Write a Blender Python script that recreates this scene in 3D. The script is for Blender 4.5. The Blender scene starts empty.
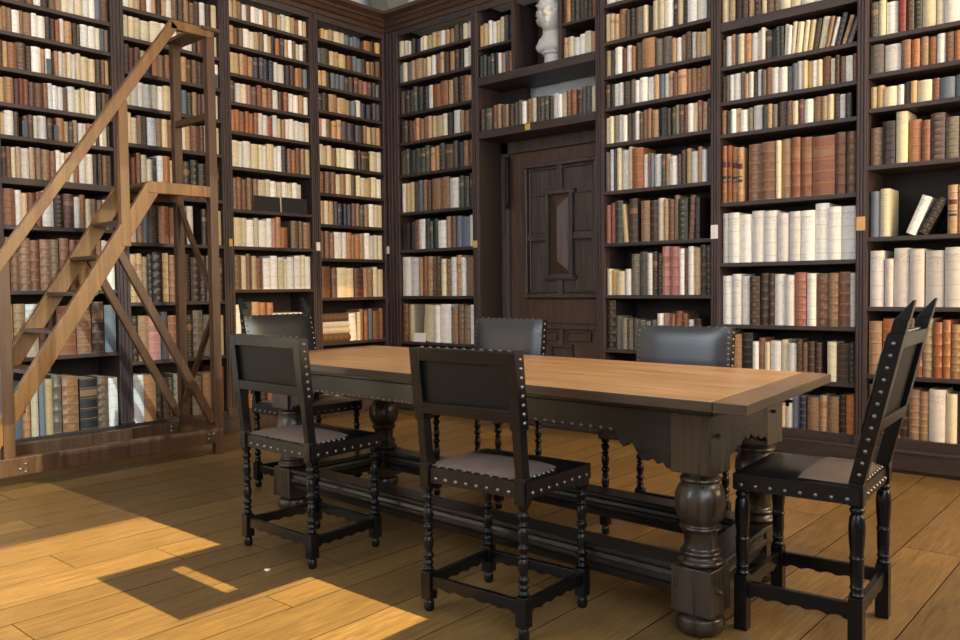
import bpy, math, random, re
from mathutils import Vector, Matrix
scene = bpy.context.scene
COL = scene.collection
rad = math.radians
V = Vector

# ------------------------------------------------------------------ mesh helper
class MB:
    def __init__(s):
        s.v = []; s.f = []; s.m = []; s.sm = []; s.uv = {}; s.rn = {}
    def add(s, vs, fs, mat=0, smooth=False, M=None):
        b = len(s.v)
        for p in vs:
            p = V(p)
            s.v.append(M @ p if M is not None else p)
        for f in fs:
            s.f.append([b + i for i in f]); s.m.append(mat); s.sm.append(smooth)
        return b
    def box(s, x0, x1, y0, y1, z0, z1, mat=0, M=None):
        s.add([(x0,y0,z0),(x1,y0,z0),(x1,y1,z0),(x0,y1,z0),(x0,y0,z1),(x1,y0,z1),(x1,y1,z1),(x0,y1,z1)],
              [(0,3,2,1),(4,5,6,7),(0,1,5,4),(1,2,6,5),(2,3,7,6),(3,0,4,7)], mat, False, M)
    def beam(s, p, q, w, h, side=(1,0,0), mat=0, M=None):
        # bar from p to q; w is measured along `side`, h across both
        p, q = V(p), V(q); a = (q-p).normalized(); sd = V(side); sd = (sd - a*sd.dot(a)).normalized(); n = a.cross(sd)
        vs = []
        for c in (p, q):
            for i, j in ((-1,-1),(1,-1),(1,1),(-1,1)):
                vs.append(c + sd*(w/2*i) + n*(h/2*j))
        s.add(vs, [(0,3,2,1),(4,5,6,7),(0,1,5,4),(1,2,6,5),(2,3,7,6),(3,0,4,7)], mat, False, M)
    def hexa(s, bot, top, mat=0, M=None):
        s.add(list(bot)+list(top), [(0,3,2,1),(4,5,6,7),(0,1,5,4),(1,2,6,5),(2,3,7,6),(3,0,4,7)], mat, False, M)
    def lathe(s, prof, c=(0,0), seg=16, mat=0, M=None, cap=True):
        # prof: (z, r) list bottom to top
        vs = []; fs = []; n = len(prof)
        for z, r in prof:
            for k in range(seg):
                a = 2*math.pi*k/seg
                vs.append((c[0]+r*math.cos(a), c[1]+r*math.sin(a), z))
        for i in range(n-1):
            for k in range(seg):
                k2 = (k+1) % seg
                fs.append((i*seg+k, i*seg+k2, (i+1)*seg+k2, (i+1)*seg+k))
        s.add(vs, fs, mat, True, M)
        if cap:
            s.add([vs[k] for k in range(seg)][::-1], [tuple(range(seg))], mat, False, M)
            s.add([vs[(n-1)*seg+k] for k in range(seg)], [tuple(range(seg))], mat, False, M)
    def prism(s, poly, d0, d1, M=None, mat=0):
        # poly in local XZ plane, extruded along local Y
        n = len(poly)
        vs = [(x, d0, z) for x, z in poly] + [(x, d1, z) for x, z in poly]
        fs = [tuple(range(n)), tuple(range(2*n-1, n-1, -1))]
        for i in range(n):
            j = (i+1) % n
            fs.append((i, i+n, j+n, j))
        s.add(vs, fs, mat, False, M)
    def dome(s, c, nrm, r, mat=0, M=None, seg=7):
        nrm = V(nrm).normalized(); t = nrm.orthogonal().normalized(); b = nrm.cross(t); c = V(c)
        vs = []
        for rr, hh in ((1.0, -.05), (.72, .45)):
            for k in range(seg):
                a = 2*math.pi*k/seg
                vs.append(c + (t*math.cos(a)+b*math.sin(a))*(r*rr) + nrm*(r*hh))
        vs.append(c + nrm*(r*.66))
        fs = []
        for k in range(seg):
            k2 = (k+1) % seg
            fs.append((k, k2, seg+k2, seg+k)); fs.append((seg+k, seg+k2, 2*seg))
        s.add(vs, fs, mat, True, M)
    def mesh(s, name, mats, sharp=None):
        me = bpy.data.meshes.new(name)
        me.from_pydata([tuple(p) for p in s.v], [], s.f)
        for m in mats: me.materials.append(m)
        me.polygons.foreach_set('material_index', s.m)
        me.polygons.foreach_set('use_smooth', s.sm)
        if s.uv:
            l1 = me.uv_layers.new(name='spine'); l2 = me.uv_layers.new(name='rnd')
            for p in me.polygons:
                u = s.uv.get(p.index); r = s.rn.get(p.index, (0.5, 0.5))
                for k, li in enumerate(p.loop_indices):
                    l1.data[li].uv = u[k] if u else (3.0, 0.5)
                    l2.data[li].uv = r
        me.update()
        if sharp: me.set_sharp_from_angle(angle=rad(sharp))
        return me
    def obj(s, name, mats, parent=None, bevel=0, sharp=None, loc=None, rotz=0):
        if not isinstance(mats, (list, tuple)): mats = [mats]
        o = bpy.data.objects.new(name, s.mesh(name, mats, sharp)); COL.objects.link(o)
        if parent is not None: o.parent = parent
        if loc is not None: o.location = loc
        o.rotation_euler.z = rotz
        if bevel:
            b = o.modifiers.new('edge', 'BEVEL'); b.width = bevel; b.segments = 2; b.limit_method = 'ANGLE'; b.angle_limit = rad(40)
        return o

def empty(name, loc=(0,0,0), rotz=0):
    o = bpy.data.objects.new(name, None); COL.objects.link(o); o.location = loc; o.rotation_euler.z = rotz
    o.empty_display_size = .1
    return o
def tag(o, label, cat, group=None, kind=None):
    if label: o['label'] = label
    if cat: o['category'] = cat
    if group: o['group'] = group
    if kind: o['kind'] = kind
    return o
def struct(o): o['kind'] = 'structure'; return o

# ------------------------------------------------------------------ materials
def lin(c):
    r = []
    for x in c:
        x /= 255.0
        r.append(x/12.92 if x <= .04045 else ((x+.055)/1.055)**2.4)
    return (r[0], r[1], r[2], 1)
class NT:
    def __init__(s, name):
        s.mat = bpy.data.materials.new(name); s.mat.use_nodes = True; s.t = s.mat.node_tree; s.t.nodes.clear()
        s.out = s.n('ShaderNodeOutputMaterial'); s.p = s.n('ShaderNodeBsdfPrincipled'); s.l(s.p, 0, s.out, 0)
    def n(s, ty, **k):
        o = s.t.nodes.new(ty)
        for a, b in k.items(): setattr(o, a, b)
        return o
    def l(s, a, i, b, j): s.t.links.new(a.outputs[i], b.inputs[j])
    def val(s, node, i, v): node.inputs[i].default_value = v; return node
    def math(s, op, a, b=None, c=None):
        o = s.n('ShaderNodeMath', operation=op)
        for i, x in enumerate((a, b, c)):
            if x is None: continue
            if isinstance(x, (int, float)): o.inputs[i].default_value = x
            else: s.t.links.new(x, o.inputs[i])
        return o.outputs[0]
    def mix(s, fac, a, b, blend='MIX'):
        o = s.n('ShaderNodeMix', data_type='RGBA', blend_type=blend)
        for i, x in ((0, fac), (6, a), (7, b)):
            if isinstance(x, (int, float)): o.inputs[i].default_value = x
            elif isinstance(x, tuple): o.inputs[i].default_value = x
            else: s.t.links.new(x, o.inputs[i])
        return o.outputs[2]
def wood(name, c1, c2, rough=.45, axis=2, scale=6, bump=.12, spec=.5, dark=None, coat=0):
    T = NT(name)
    tc = T.n('ShaderNodeTexCoord'); mp = T.n('ShaderNodeMapping'); T.l(tc, 3, mp, 0)
    sc = [scale*5]*3; sc[axis] = scale*.35; mp.inputs['Scale'].default_value = sc
    oi = T.n('ShaderNodeObjectInfo'); cb = T.n('ShaderNodeCombineXYZ')
    r = T.math('MULTIPLY', oi.outputs['Random'], 37.0)
    for i in range(3): T.t.links.new(r, cb.inputs[i])
    T.l(cb, 0, mp, 1)
    nz = T.n('ShaderNodeTexNoise'); T.l(mp, 0, nz, 0); nz.inputs['Scale'].default_value = 1.0; nz.inputs['Detail'].default_value = 6; nz.inputs['Roughness'].default_value = .65; nz.inputs['Distortion'].default_value = .6
    rp = T.n('ShaderNodeValToRGB'); T.l(nz, 0, rp, 0)
    rp.color_ramp.elements[0].position = .3; rp.color_ramp.elements[0].color = lin(c1)
    rp.color_ramp.elements[1].position = .72; rp.color_ramp.elements[1].color = lin(c2)
    T.l(rp, 0, T.p, 0)
    rr = T.math('MULTIPLY_ADD', nz.outputs[0], .3, rough-.15); T.t.links.new(rr, T.p.inputs['Roughness'])
    T.p.inputs['Specular IOR Level'].default_value = spec
    T.p.inputs['Coat Weight'].default_value = coat
    bp = T.n('ShaderNodeBump'); bp.inputs['Strength'].default_value = bump; bp.inputs['Distance'].default_value = .004; T.l(nz, 0, bp, 2); T.l(bp, 0, T.p, 'Normal')
    return T.mat
def plain(name, c, rough=.5, metal=0, nscale=30, var=.15, bump=.1, spec=.5):
    T = NT(name)
    tc = T.n('ShaderNodeTexCoord'); nz = T.n('ShaderNodeTexNoise'); T.l(tc, 3, nz, 0); nz.inputs['Scale'].default_value = nscale; nz.inputs['Detail'].default_value = 4
    f = T.math('MULTIPLY_ADD', nz.outputs[0], 2*var, 1-var)
    mx = T.n('ShaderNodeMix', data_type='RGBA', blend_type='MULTIPLY'); mx.inputs[0].default_value = 1; mx.inputs[6].default_value = lin(c)
    T.t.links.new(f, mx.inputs[7]); T.l(mx, 2, T.p, 0)
    T.p.inputs['Roughness'].default_value = rough; T.p.inputs['Metallic'].default_value = metal; T.p.inputs['Specular IOR Level'].default_value = spec
    bp = T.n('ShaderNodeBump'); bp.inputs['Strength'].default_value = bump; bp.inputs['Distance'].default_value = .003; T.l(nz, 0, bp, 2); T.l(bp, 0, T.p, 'Normal')
    return T.mat

M_CASE = wood('case_oak', (40,29,29), (76,60,61), .5, 2, 5)
M_CASEH = wood('case_oak_shelf', (37,28,26), (72,58,56), .5, 0, 5)
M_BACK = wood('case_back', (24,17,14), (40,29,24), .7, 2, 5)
M_CORN = wood('cornice_oak', (43,28,21), (78,53,39), .5, 0, 5)
M_DOOR = wood('door_oak', (50,41,37), (96,81,72), .45, 2, 6)
M_DOORR = wood('door_oak_brown', (62,45,36), (104,78,62), .45, 2, 6)
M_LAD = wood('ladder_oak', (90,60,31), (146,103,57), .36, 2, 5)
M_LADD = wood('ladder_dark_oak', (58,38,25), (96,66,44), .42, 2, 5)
M_TLEG = wood('table_oak_dark', (27,22,18), (66,54,43), .3, 2, 7, .1)
M_TRAIL = wood('table_oak_rail', (17,16,16), (38,35,33), .32, 0, 6, .1, .35)
M_TTOP = wood('table_top_oak', (160,115,72), (210,166,114), .34, 0, 4, .08, .5)
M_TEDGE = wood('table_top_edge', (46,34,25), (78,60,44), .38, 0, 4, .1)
M_TEND = wood('table_top_end', (108,78,50), (146,110,76), .34, 1, 4, .08)
M_LEA = plain('black_leather', (14,14,16), .33, 0, 55, .3, .25, .35)
M_SEAT_SHEEN = plain('sheen_brown_leather', (106,93,87), .40, 0, 40, .2, .2)  # lighter brown carries the sheen of light on the seat leather
M_BACKL = plain('dark_leather_back', (17,16,17), .5, 0, 60, .25, .2, .2)
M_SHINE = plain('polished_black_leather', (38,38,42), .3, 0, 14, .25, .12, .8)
M_BLK = plain('ebonised_wood', (13,13,15), .27, 0, 24, .15, .03, .3)
M_NAIL = plain('iron_nail', (125,118,112), .32, .85, 60, .2, .05)
M_IRON = plain('black_iron', (28,28,30), .45, .7, 60, .2, .1)
M_PLAS = plain('plaster', (203,204,206), .9, 0, 8, .05, .05)
M_WALL = plain('plaster_wall', (190,184,174), .9, 0, 8, .05, .05)
M_CEIL = plain('ceiling_plaster', (196,190,180), .9, 0, 8, .05, .05)
M_CORB = plain('grey_stone', (128,130,118), .9, 0, 14, .2, .2)
M_MARB = plain('white_marble', (212,210,204), .5, 0, 16, .08, .1)
M_PAGE = plain('page_edges', (186,172,140), .85, 0, 90, .2, .3)
M_PAPER = plain('paper', (235,230,222), .8, 0, 30, .05, .02)
M_TAGW = plain('white_tag', (232,226,222), .7, 0, 30, .05, .02)
M_TAGT = plain('tan_tag', (205,160,110), .7, 0, 30, .08, .02)
M_TAGY = plain('yellow_tag', (200,160,70), .7, 0, 30, .08, .02)
M_CARD = plain('black_card', (22,22,24), .7, 0, 30, .1, .02)
M_BEND = plain('bookend_steel', (66,82,96), .45, .3, 30, .1, .02)
M_LABR = plain('red_label', (92,28,34), .5, 0, 60, .2, .05)
M_LABG = plain('green_label', (36,52,44), .5, 0, 60, .2, .05)

M_JOINT = plain('floor_joint_dirt', (22,16,11), .95, 0, 20, .2, .05, .1)
# floor: one plank mesh, shade chosen by a per-plank random pair
def floor_mat():
    T = NT('oak_floor')
    uv = T.n('ShaderNodeUVMap', uv_map='rnd'); sp = T.n('ShaderNodeSeparateXYZ'); T.l(uv, 0, sp, 0)
    tc = T.n('ShaderNodeTexCoord'); mp = T.n('ShaderNodeMapping'); T.l(tc, 3, mp, 0); mp.inputs['Scale'].default_value = (75, 5, 1)
    cb = T.n('ShaderNodeCombineXYZ'); r = T.math('MULTIPLY', sp.outputs[0], 60.0)
    T.t.links.new(r, cb.inputs[0]); T.t.links.new(r, cb.inputs[1]); T.l(cb, 0, mp, 1)
    nz = T.n('ShaderNodeTexNoise'); T.l(mp, 0, nz, 0); nz.inputs['Scale'].default_value = 1; nz.inputs['Detail'].default_value = 6; nz.inputs['Roughness'].default_value = .65; nz.inputs['Distortion'].default_value = .8
    rp = T.n('ShaderNodeValToRGB'); T.l(nz, 0, rp, 0)
    rp.color_ramp.elements[0].position = .28; rp.color_ramp.elements[0].color = lin((85,66,38))
    rp.color_ramp.elements[1].position = .7; rp.color_ramp.elements[1].color = lin((138,107,62))
    n2 = T.n('ShaderNodeTexNoise'); T.l(tc, 3, n2, 0); n2.inputs['Scale'].default_value = 2.3; n2.inputs['Detail'].default_value = 5
    f = T.math('MULTIPLY_ADD', sp.outputs[1], .42, .72)
    f2 = T.math('MULTIPLY', f, T.math('MULTIPLY_ADD', n2.outputs[0], .5, .75))
    mx = T.n('ShaderNodeMix', data_type='RGBA', blend_type='MULTIPLY'); mx.inputs[0].default_value = 1
    T.l(rp, 0, mx, 6); T.t.links.new(f2, mx.inputs[7]); T.l(mx, 2, T.p, 0)
    T.t.links.new(T.math('MULTIPLY_ADD', n2.outputs[0], .25, .3), T.p.inputs['Roughness'])
    bp = T.n('ShaderNodeBump'); bp.inputs['Strength'].default_value = .12; bp.inputs['Distance'].default_value = .004; T.l(nz, 0, bp, 2); T.l(bp, 0, T.p, 'Normal')
    return T.mat
M_FLOOR = floor_mat()

# book bindings: bands, gilt lines, title patch and mottling come from the spine's own uv
def book_mat(name, c, vellum=False, rough=.5):
    T = NT('binding_'+name)
    uv = T.n('ShaderNodeUVMap', uv_map='spine'); sp = T.n('ShaderNodeSeparateXYZ'); T.l(uv, 0, sp, 0)
    rn = T.n('ShaderNodeUVMap', uv_map='rnd'); sr = T.n('ShaderNodeSeparateXYZ'); T.l(rn, 0, sr, 0)
    u, v, r1, r2 = sp.outputs[0], sp.outputs[1], sr.outputs[0], sr.outputs[1]
    spine = T.math('LESS_THAN', u, 1.5)
    mp = T.n('ShaderNodeMapping'); T.l(uv, 0, mp, 0); mp.inputs['Scale'].default_value = (1.3, 6, 1)
    cb = T.n('ShaderNodeCombineXYZ'); T.t.links.new(T.math('MULTIPLY', r1, 91.0), cb.inputs[0]); T.t.links.new(T.math('MULTIPLY', r2, 57.0), cb.inputs[1]); T.l(cb, 0, mp, 1)
    nz = T.n('ShaderNodeTexNoise'); T.l(mp, 0, nz, 0); nz.inputs['Scale'].default_value = 1.6; nz.inputs['Detail'].default_value = 5; nz.inputs['Roughness'].default_value = .65
    hs = T.n('ShaderNodeHueSaturation'); hs.inputs['Color'].default_value = lin(c)
    T.t.links.new(T.math('MULTIPLY_ADD', r2, .03, .485), hs.inputs['Hue'])
    T.t.links.new(T.math('MULTIPLY_ADD', r2, -.35, 1.1), hs.inputs['Saturation'])
    T.t.links.new(T.math('MULTIPLY', T.math('MULTIPLY_ADD', r1, .4 if vellum else .7, .8 if vellum else .68), T.math('MULTIPLY_ADD', nz.outputs[0], .5 if vellum else .9, .74 if vellum else .55)), hs.inputs['Value'])
    col = hs.outputs[0]
    if not vellum:
        n = T.math('ADD', T.math('FLOOR', T.math('MULTIPLY', r2, 2.99)), 5.0)
        fr = T.math('FRACT', T.math('MULTIPLY', v, n))
        d = T.math('ABSOLUTE', T.math('SUBTRACT', fr, .5))          # .5 at the raised band, 0 mid compartment
        line = T.math('MULTIPLY', T.math('GREATER_THAN', d, .40), T.math('LESS_THAN', d, .435))
        gilt = T.math('MULTIPLY', T.math('MULTIPLY', line, spine), T.math('GREATER_THAN', r1, .3))
        band = T.math('MULTIPLY', T.math('GREATER_THAN', d, .455), spine)
        col = T.mix(T.math('MULTIPLY', band, .35), col, (1,.9,.75,1), 'SOFT_LIGHT')
        col = T.mix(T.math('MULTIPLY', gilt, .55), col, lin((196,152,84)))
        orn = T.math('MULTIPLY', T.math('LESS_THAN', d, .16), T.math('MULTIPLY', T.math('LESS_THAN', T.math('ABSOLUTE', T.math('SUBTRACT', u, .5)), .2), T.math('GREATER_THAN', r2, .5)))
        wv = T.n('ShaderNodeTexNoise'); T.l(uv, 0, wv, 0); wv.inputs['Scale'].default_value = 40
        orn = T.math('MULTIPLY', orn, T.math('GREATER_THAN', wv.outputs[0], .5))
        col = T.mix(T.math('MULTIPLY', orn, .5), col, lin((190,146,82)))
        lab = T.math('MULTIPLY', T.math('MULTIPLY', T.math('GREATER_THAN', v, .655), T.math('LESS_THAN', v, .78)), T.math('MULTIPLY', spine, T.math('GREATER_THAN', r1, .74)))
        col = T.mix(T.math('MULTIPLY', lab, .7), col, lin((150,116,84)))
    else:
        wv = T.n('ShaderNodeTexNoise'); T.l(mp, 0, wv, 0); wv.inputs['Scale'].default_value = 7; wv.inputs['Detail'].default_value = 2
        ink = T.math('MULTIPLY', T.math('MULTIPLY', T.math('GREATER_THAN', v, .74), T.math('LESS_THAN', v, .9)), T.math('MULTIPLY', spine, T.math('GREATER_THAN', wv.outputs[0], .57)))
        col = T.mix(T.math('MULTIPLY', ink, .4), col, lin((70,56,44)))
        d0 = T.math('SUBTRACT', 1.0, T.math('MULTIPLY', T.math('LESS_THAN', v, .12), .0))
        n = T.math('FRACT', T.math('MULTIPLY', v, 4.0))
        crease = T.math('MULTIPLY', T.math('LESS_THAN', T.math('ABSOLUTE', T.math('SUBTRACT', n, .5)), .035), T.math('MULTIPLY', spine, T.math('GREATER_THAN', r2, .45)))
        col = T.mix(T.math('MULTIPLY', crease, .25), col, lin((120,104,84)))
    T.t.links.new(col, T.p.inputs[0]); T.p.inputs['Roughness'].default_value = rough
    bp = T.n('ShaderNodeBump'); bp.inputs['Strength'].default_value = .15; bp.inputs['Distance'].default_value = .003; T.l(nz, 0, bp, 2); T.l(bp, 0, T.p, 'Normal')
    return T.mat
PAL = dict(w=((232,228,220),1,'white vellum'), c=((216,202,166),1,'cream vellum'), v=((206,198,190),1,'pale grey vellum'),
           t=((176,142,104),0,'tan leather'), o=((156,108,66),0,'orange-brown calf'), b=((120,84,60),0,'brown leather'),
           d=((60,46,39),0,'dark brown leather'), k=((34,32,34),0,'black leather'), g=((52,60,54),0,'dark green leather'),
           r=((138,56,46),0,'red leather'), m=((82,56,54),0,'maroon leather'), n=((40,46,68),0,'navy leather'),
           s=((98,108,120),1,'slate blue cloth'), p=((178,128,116),0,'pinkish leather'), y=((198,168,116),1,'yellowed vellum'),
           e=((104,98,88),0,'grey-brown leather'))
KEYS = list(PAL)
BMATS = [book_mat(k, PAL[k][0], bool(PAL[k][1]), .55 if PAL[k][1] else .42) for k in KEYS]
# ------------------------------------------------------------------ camera
F_PX = 823.15; YAW, PIT, ROL = -0.71670319, -0.03920438, -0.01113793; HCAM = 1.15
fw = V((math.sin(YAW)*math.cos(PIT), math.cos(YAW)*math.cos(PIT), math.sin(PIT)))
rt = fw.cross(V((0,0,1))).normalized(); up = rt.cross(fw)
RT = rt*math.cos(ROL) + up*math.sin(ROL); UP = -rt*math.sin(ROL) + up*math.cos(ROL)
cam_d = bpy.data.cameras.new('camera'); cam = bpy.data.objects.new('camera', cam_d); COL.objects.link(cam)
cam_d.sensor_width = 36; cam_d.lens = F_PX*36/960; cam_d.clip_start = .05; cam_d.clip_end = 60
cam.matrix_world = Matrix(((RT.x, UP.x, -fw.x, 0), (RT.y, UP.y, -fw.y, 0), (RT.z, UP.z, -fw.z, HCAM), (0,0,0,1)))
scene.camera = cam

# ------------------------------------------------------------------ setting
Y0, X0 = 5.412, -5.8835        # front planes of the two runs of bookcases
DEP = .36
XR, YB, ZC = 1.5, -2.6, 5.7    # right wall, rear wall, ceiling
rng = random.Random(11)
mb = MB()
x = X0-.4; 
while x < XR+.05:
    w = rng.uniform(.16, .3); y = YB - rng.uniform(0, 2)
    while y < Y0+.45:
        L = rng.uniform(1.6, 3.2)
        a, b = max(y, YB-.1), min(y+L, Y0+.42)
        if b-a > .03:
            i = len(mb.f); mb.box(x, x+w-.004, a, b-.003, -.03, 0)
            rr = (rng.random(), rng.random())
            for k in range(i, len(mb.f)):
                mb.uv[k] = None; mb.rn[k] = rr
                if k != i+1: mb.m[k] = 1
        y += L
    x += w
i = len(mb.f); mb.box(X0-.4, XR+.05, YB-.1, Y0+.45, -.06, -.006, 1)
for k in range(i, len(mb.f)): mb.rn[k] = (.5, 0)
mb.uv[0] = None
fl = struct(mb.obj('floor', [M_FLOOR, M_JOINT]))

def slab(name, m, *boxes):
    q = MB()
    for b in boxes: q.box(*b)
    return struct(q.obj(name, m))
WB = Y0+DEP+.06; WL = X0-DEP-.06
slab('wall_back', M_PLAS, (WL-.2, XR+.3, WB, WB+.2, 0, ZC))
slab('wall_left', M_PLAS, (WL-.2, WL, YB-.2, WB, 0, ZC))
slab('ceiling', M_CEIL, (WL-.2, XR+.3, YB-.2, WB+.2, ZC, ZC+.2))
# right wall with tall window openings: (y0, y1, z0, z1)
def wall_with(name, fixed0, fixed1, a0, a1, holes, along):
    ys = sorted({a0, a1} | {h[0] for h in holes} | {h[1] for h in holes}); zs = sorted({0, ZC} | {h[2] for h in holes} | {h[3] for h in holes})
    q = MB()
    for i in range(len(ys)-1):
        for j in range(len(zs)-1):
            ym, zm = (ys[i]+ys[i+1])/2, (zs[j]+zs[j+1])/2
            if any(h[0] < ym < h[1] and h[2] < zm < h[3] for h in holes): continue
            if along == 'y': q.box(fixed0, fixed1, ys[i], ys[i+1], zs[j], zs[j+1])
            else: q.box(ys[i], ys[i+1], fixed0, fixed1, zs[j], zs[j+1])
    return struct(q.obj(name, M_WALL))
TS = .5                                     # sun falls TS metres per metre towards the left wall
HR = [(.1, 2.0, TS*(XR+2.0), 5.4), (2.0, 3.3, 3.5, 5.4), (-2.0, -.3, 1.2, 5.2), (3.65, 5.15, .9, 5.0)]
wall_with('wall_right', XR, XR+.25, YB-.2, WB+.2, HR, 'y')
HB = [(-4.6, -3.2, 1.6, 5.2)]
wall_with('wall_rear', YB-.25, YB, WL-.2, XR+.25, HB, 'x')
# window joinery; the first window also holds an added slotted board to shade the floor
def window(n, y0, y1, z0, z1, along='y', board=None):
    e = struct(empty('window_%d' % n, (XR+.12, (y0+y1)/2, z0) if along == 'y' else ((y0+y1)/2, YB-.12, z0)))
    if along != 'y': e.rotation_euler.z = rad(90)
    w, h = (y1-y0)/2, z1-z0
    q = MB()
    for a, b in ((-w, -w+.05), (w-.05, w)): q.box(-.03, .03, a, b, 0, h)
    q.box(-.03, .03, -w, w, 0, .05); q.box(-.03, .03, -w, w, h-.05, h)
    q.obj('window_frame', M_CASE, e)
    return e
w1 = window(1, .1-.05, 2.0+.05, TS*(XR+2.0)-.05, 5.45)
q = MB(); c = 1.05
zz = lambda xf: TS*(XR+.12-xf) - (TS*(XR+2.0)-.05)
q.box(-.02, .02, 1.44-c, 2.0-c, zz(-2.68), zz(-2.75)); q.box(-.02, .02, 1.44-c, 2.0-c, zz(-3.2), zz(-3.3))
q.box(-.02, .02, 1.44-c, 1.688-c, zz(-2.75), zz(-3.2)); q.box(-.02, .02, 1.742-c, 2.0-c, zz(-2.75), zz(-3.2))
q.obj('shadow_board', M_CASE, w1)  # unseen board, shaped to cast the dark band on the floor
window(2, 2.0-.05, 3.35, 3.45, 5.45)
def pane(e, z0, z1, w, m):  # tinted sheets added in the unseen windows to weaken the sun
    q = MB(); q.box(.035, .041, -w, w, z0, z1); q.obj('window_pane', m, e)
T = NT('sun_dimming_glass'); T.t.nodes.remove(T.p); tr = T.n('ShaderNodeBsdfTransparent'); tr.inputs[0].default_value = (.27,.33,.44,1); gl = T.n('ShaderNodeBsdfGlossy'); gl.inputs['Roughness'].default_value = .05  # blue-grey tint added to dim the sun on the left wall
ms = T.n('ShaderNodeMixShader'); ms.inputs[0].default_value = .05; T.l(tr, 0, ms, 1); T.l(gl, 0, ms, 2); T.l(ms, 0, T.out, 0); M_GLASS = T.mat
T = NT('sun_softening_glass'); T.t.nodes.remove(T.p); tr = T.n('ShaderNodeBsdfTransparent'); tr.inputs[0].default_value = (.46,.48,.5,1); T.l(tr, 0, T.out, 0); M_GLASS3 = T.mat  # grey tint added to soften the sun on the far left floor
T = NT('warm_dimming_glass'); T.t.nodes.remove(T.p); tr = T.n('ShaderNodeBsdfTransparent'); tr.inputs[0].default_value = (.26,.23,.18,1); gl = T.n('ShaderNodeBsdfGlossy'); gl.inputs['Roughness'].default_value = .05  # warm tint added to tone down sun on back floor and shelves
ms = T.n('ShaderNodeMixShader'); ms.inputs[0].default_value = .05; T.l(tr, 0, ms, 1); T.l(gl, 0, ms, 2); T.l(ms, 0, T.out, 0); M_GLASS2 = T.mat
zu = TS*(XR+.16+4.05) - (TS*(XR+2.0)-.05)
pane(w1, zu, zu+.95, .98, M_GLASS3); pane(w1, zu+.95, 3.7, .98, M_GLASS); pane(bpy.data.objects['window_2'], .0, 2.0, .69, M_GLASS)
w6 = window(5, 3.6, 5.2, .85, 5.05)
pane(w6, .05, 4.15, .75, M_GLASS2)
window(3, -2.05, -.25, 1.15, 5.25)
window(4, -4.65, -3.15, 1.55, 5.25, 'x')

# cornices: moulded oak, mitred in the corner
def cornice(name, pts_lo, M):
    prof = [(0,3.575),(.012,3.575),(.012,3.615),(.03,3.625),(.045,3.655),(.06,3.665),(.06,3.685),(.1,3.715),(.1,3.745),(-.36,3.745),(-.36,3.72),(0,3.72)]
    return prof
prof = cornice('', None, None)
q = MB(); n = len(prof)
vs = [(X0+o, Y0-o, z) for o, z in prof] + [(-.5, Y0-o, z) for o, z in prof]
q.add(vs, [(i, i+n, (i+1) % n + n, (i+1) % n) for i in range(n)] + [tuple(range(n))[::-1], tuple(range(n, 2*n))])
struct(q.obj('trim_1', M_CORN))
q = MB()
vs = [(X0+o, 1.9, z) for o, z in prof] + [(X0+o, Y0-o, z) for o, z in prof]
q.add(vs, [(i, i+n, (i+1) % n + n, (i+1) % n) for i in range(n)] + [tuple(range(n))[::-1], tuple(range(n, 2*n))])
struct(q.obj('trim_2', M_CORN))
# stone corbel and beam end in the corner above the cornice
q = MB()
q.hexa([(-6.16,WB-.26,3.6),(-5.98,WB-.26,3.6),(-5.98,WB,3.6),(-6.16,WB,3.6)], [(-6.18,WB-.28,3.9),(-5.98,WB-.28,3.9),(-5.98,WB,3.9),(-6.18,WB,3.9)])
q.hexa([(-6.18,WB-.28,3.9),(-5.98,WB-.28,3.9),(-5.98,WB,3.9),(-6.18,WB,3.9)], [(-6.28,WB-.6,4.5),(-5.98,WB-.6,4.5),(-5.98,WB,4.5),(-6.28,WB,4.5)])
struct(q.obj('trim_3', M_CORB))
# plinths under both runs
q = MB()
q.box(X0+.0, -.56, Y0-.03, Y0+.05, .02, .125); q.box(X0, -.56, Y0-.015, Y0+.05, 0, .02); q.box(X0, -.56, Y0-.036, Y0+.05, .125, .142)
struct(q.obj('baseboard_back', M_CASEH, bevel=.003))
q = MB()
q.box(X0-.05, X0+.03, 1.93, Y0-.03, .02, .125); q.box(X0-.05, X0+.015, 1.93, Y0-.03, 0, .02); q.box(X0-.05, X0+.036, 1.93, Y0-.03, .125, .142)
struct(q.obj('baseboard_left', M_CASEH, bevel=.003))

# ------------------------------------------------------------------ bookcases
TH = .028
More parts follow.
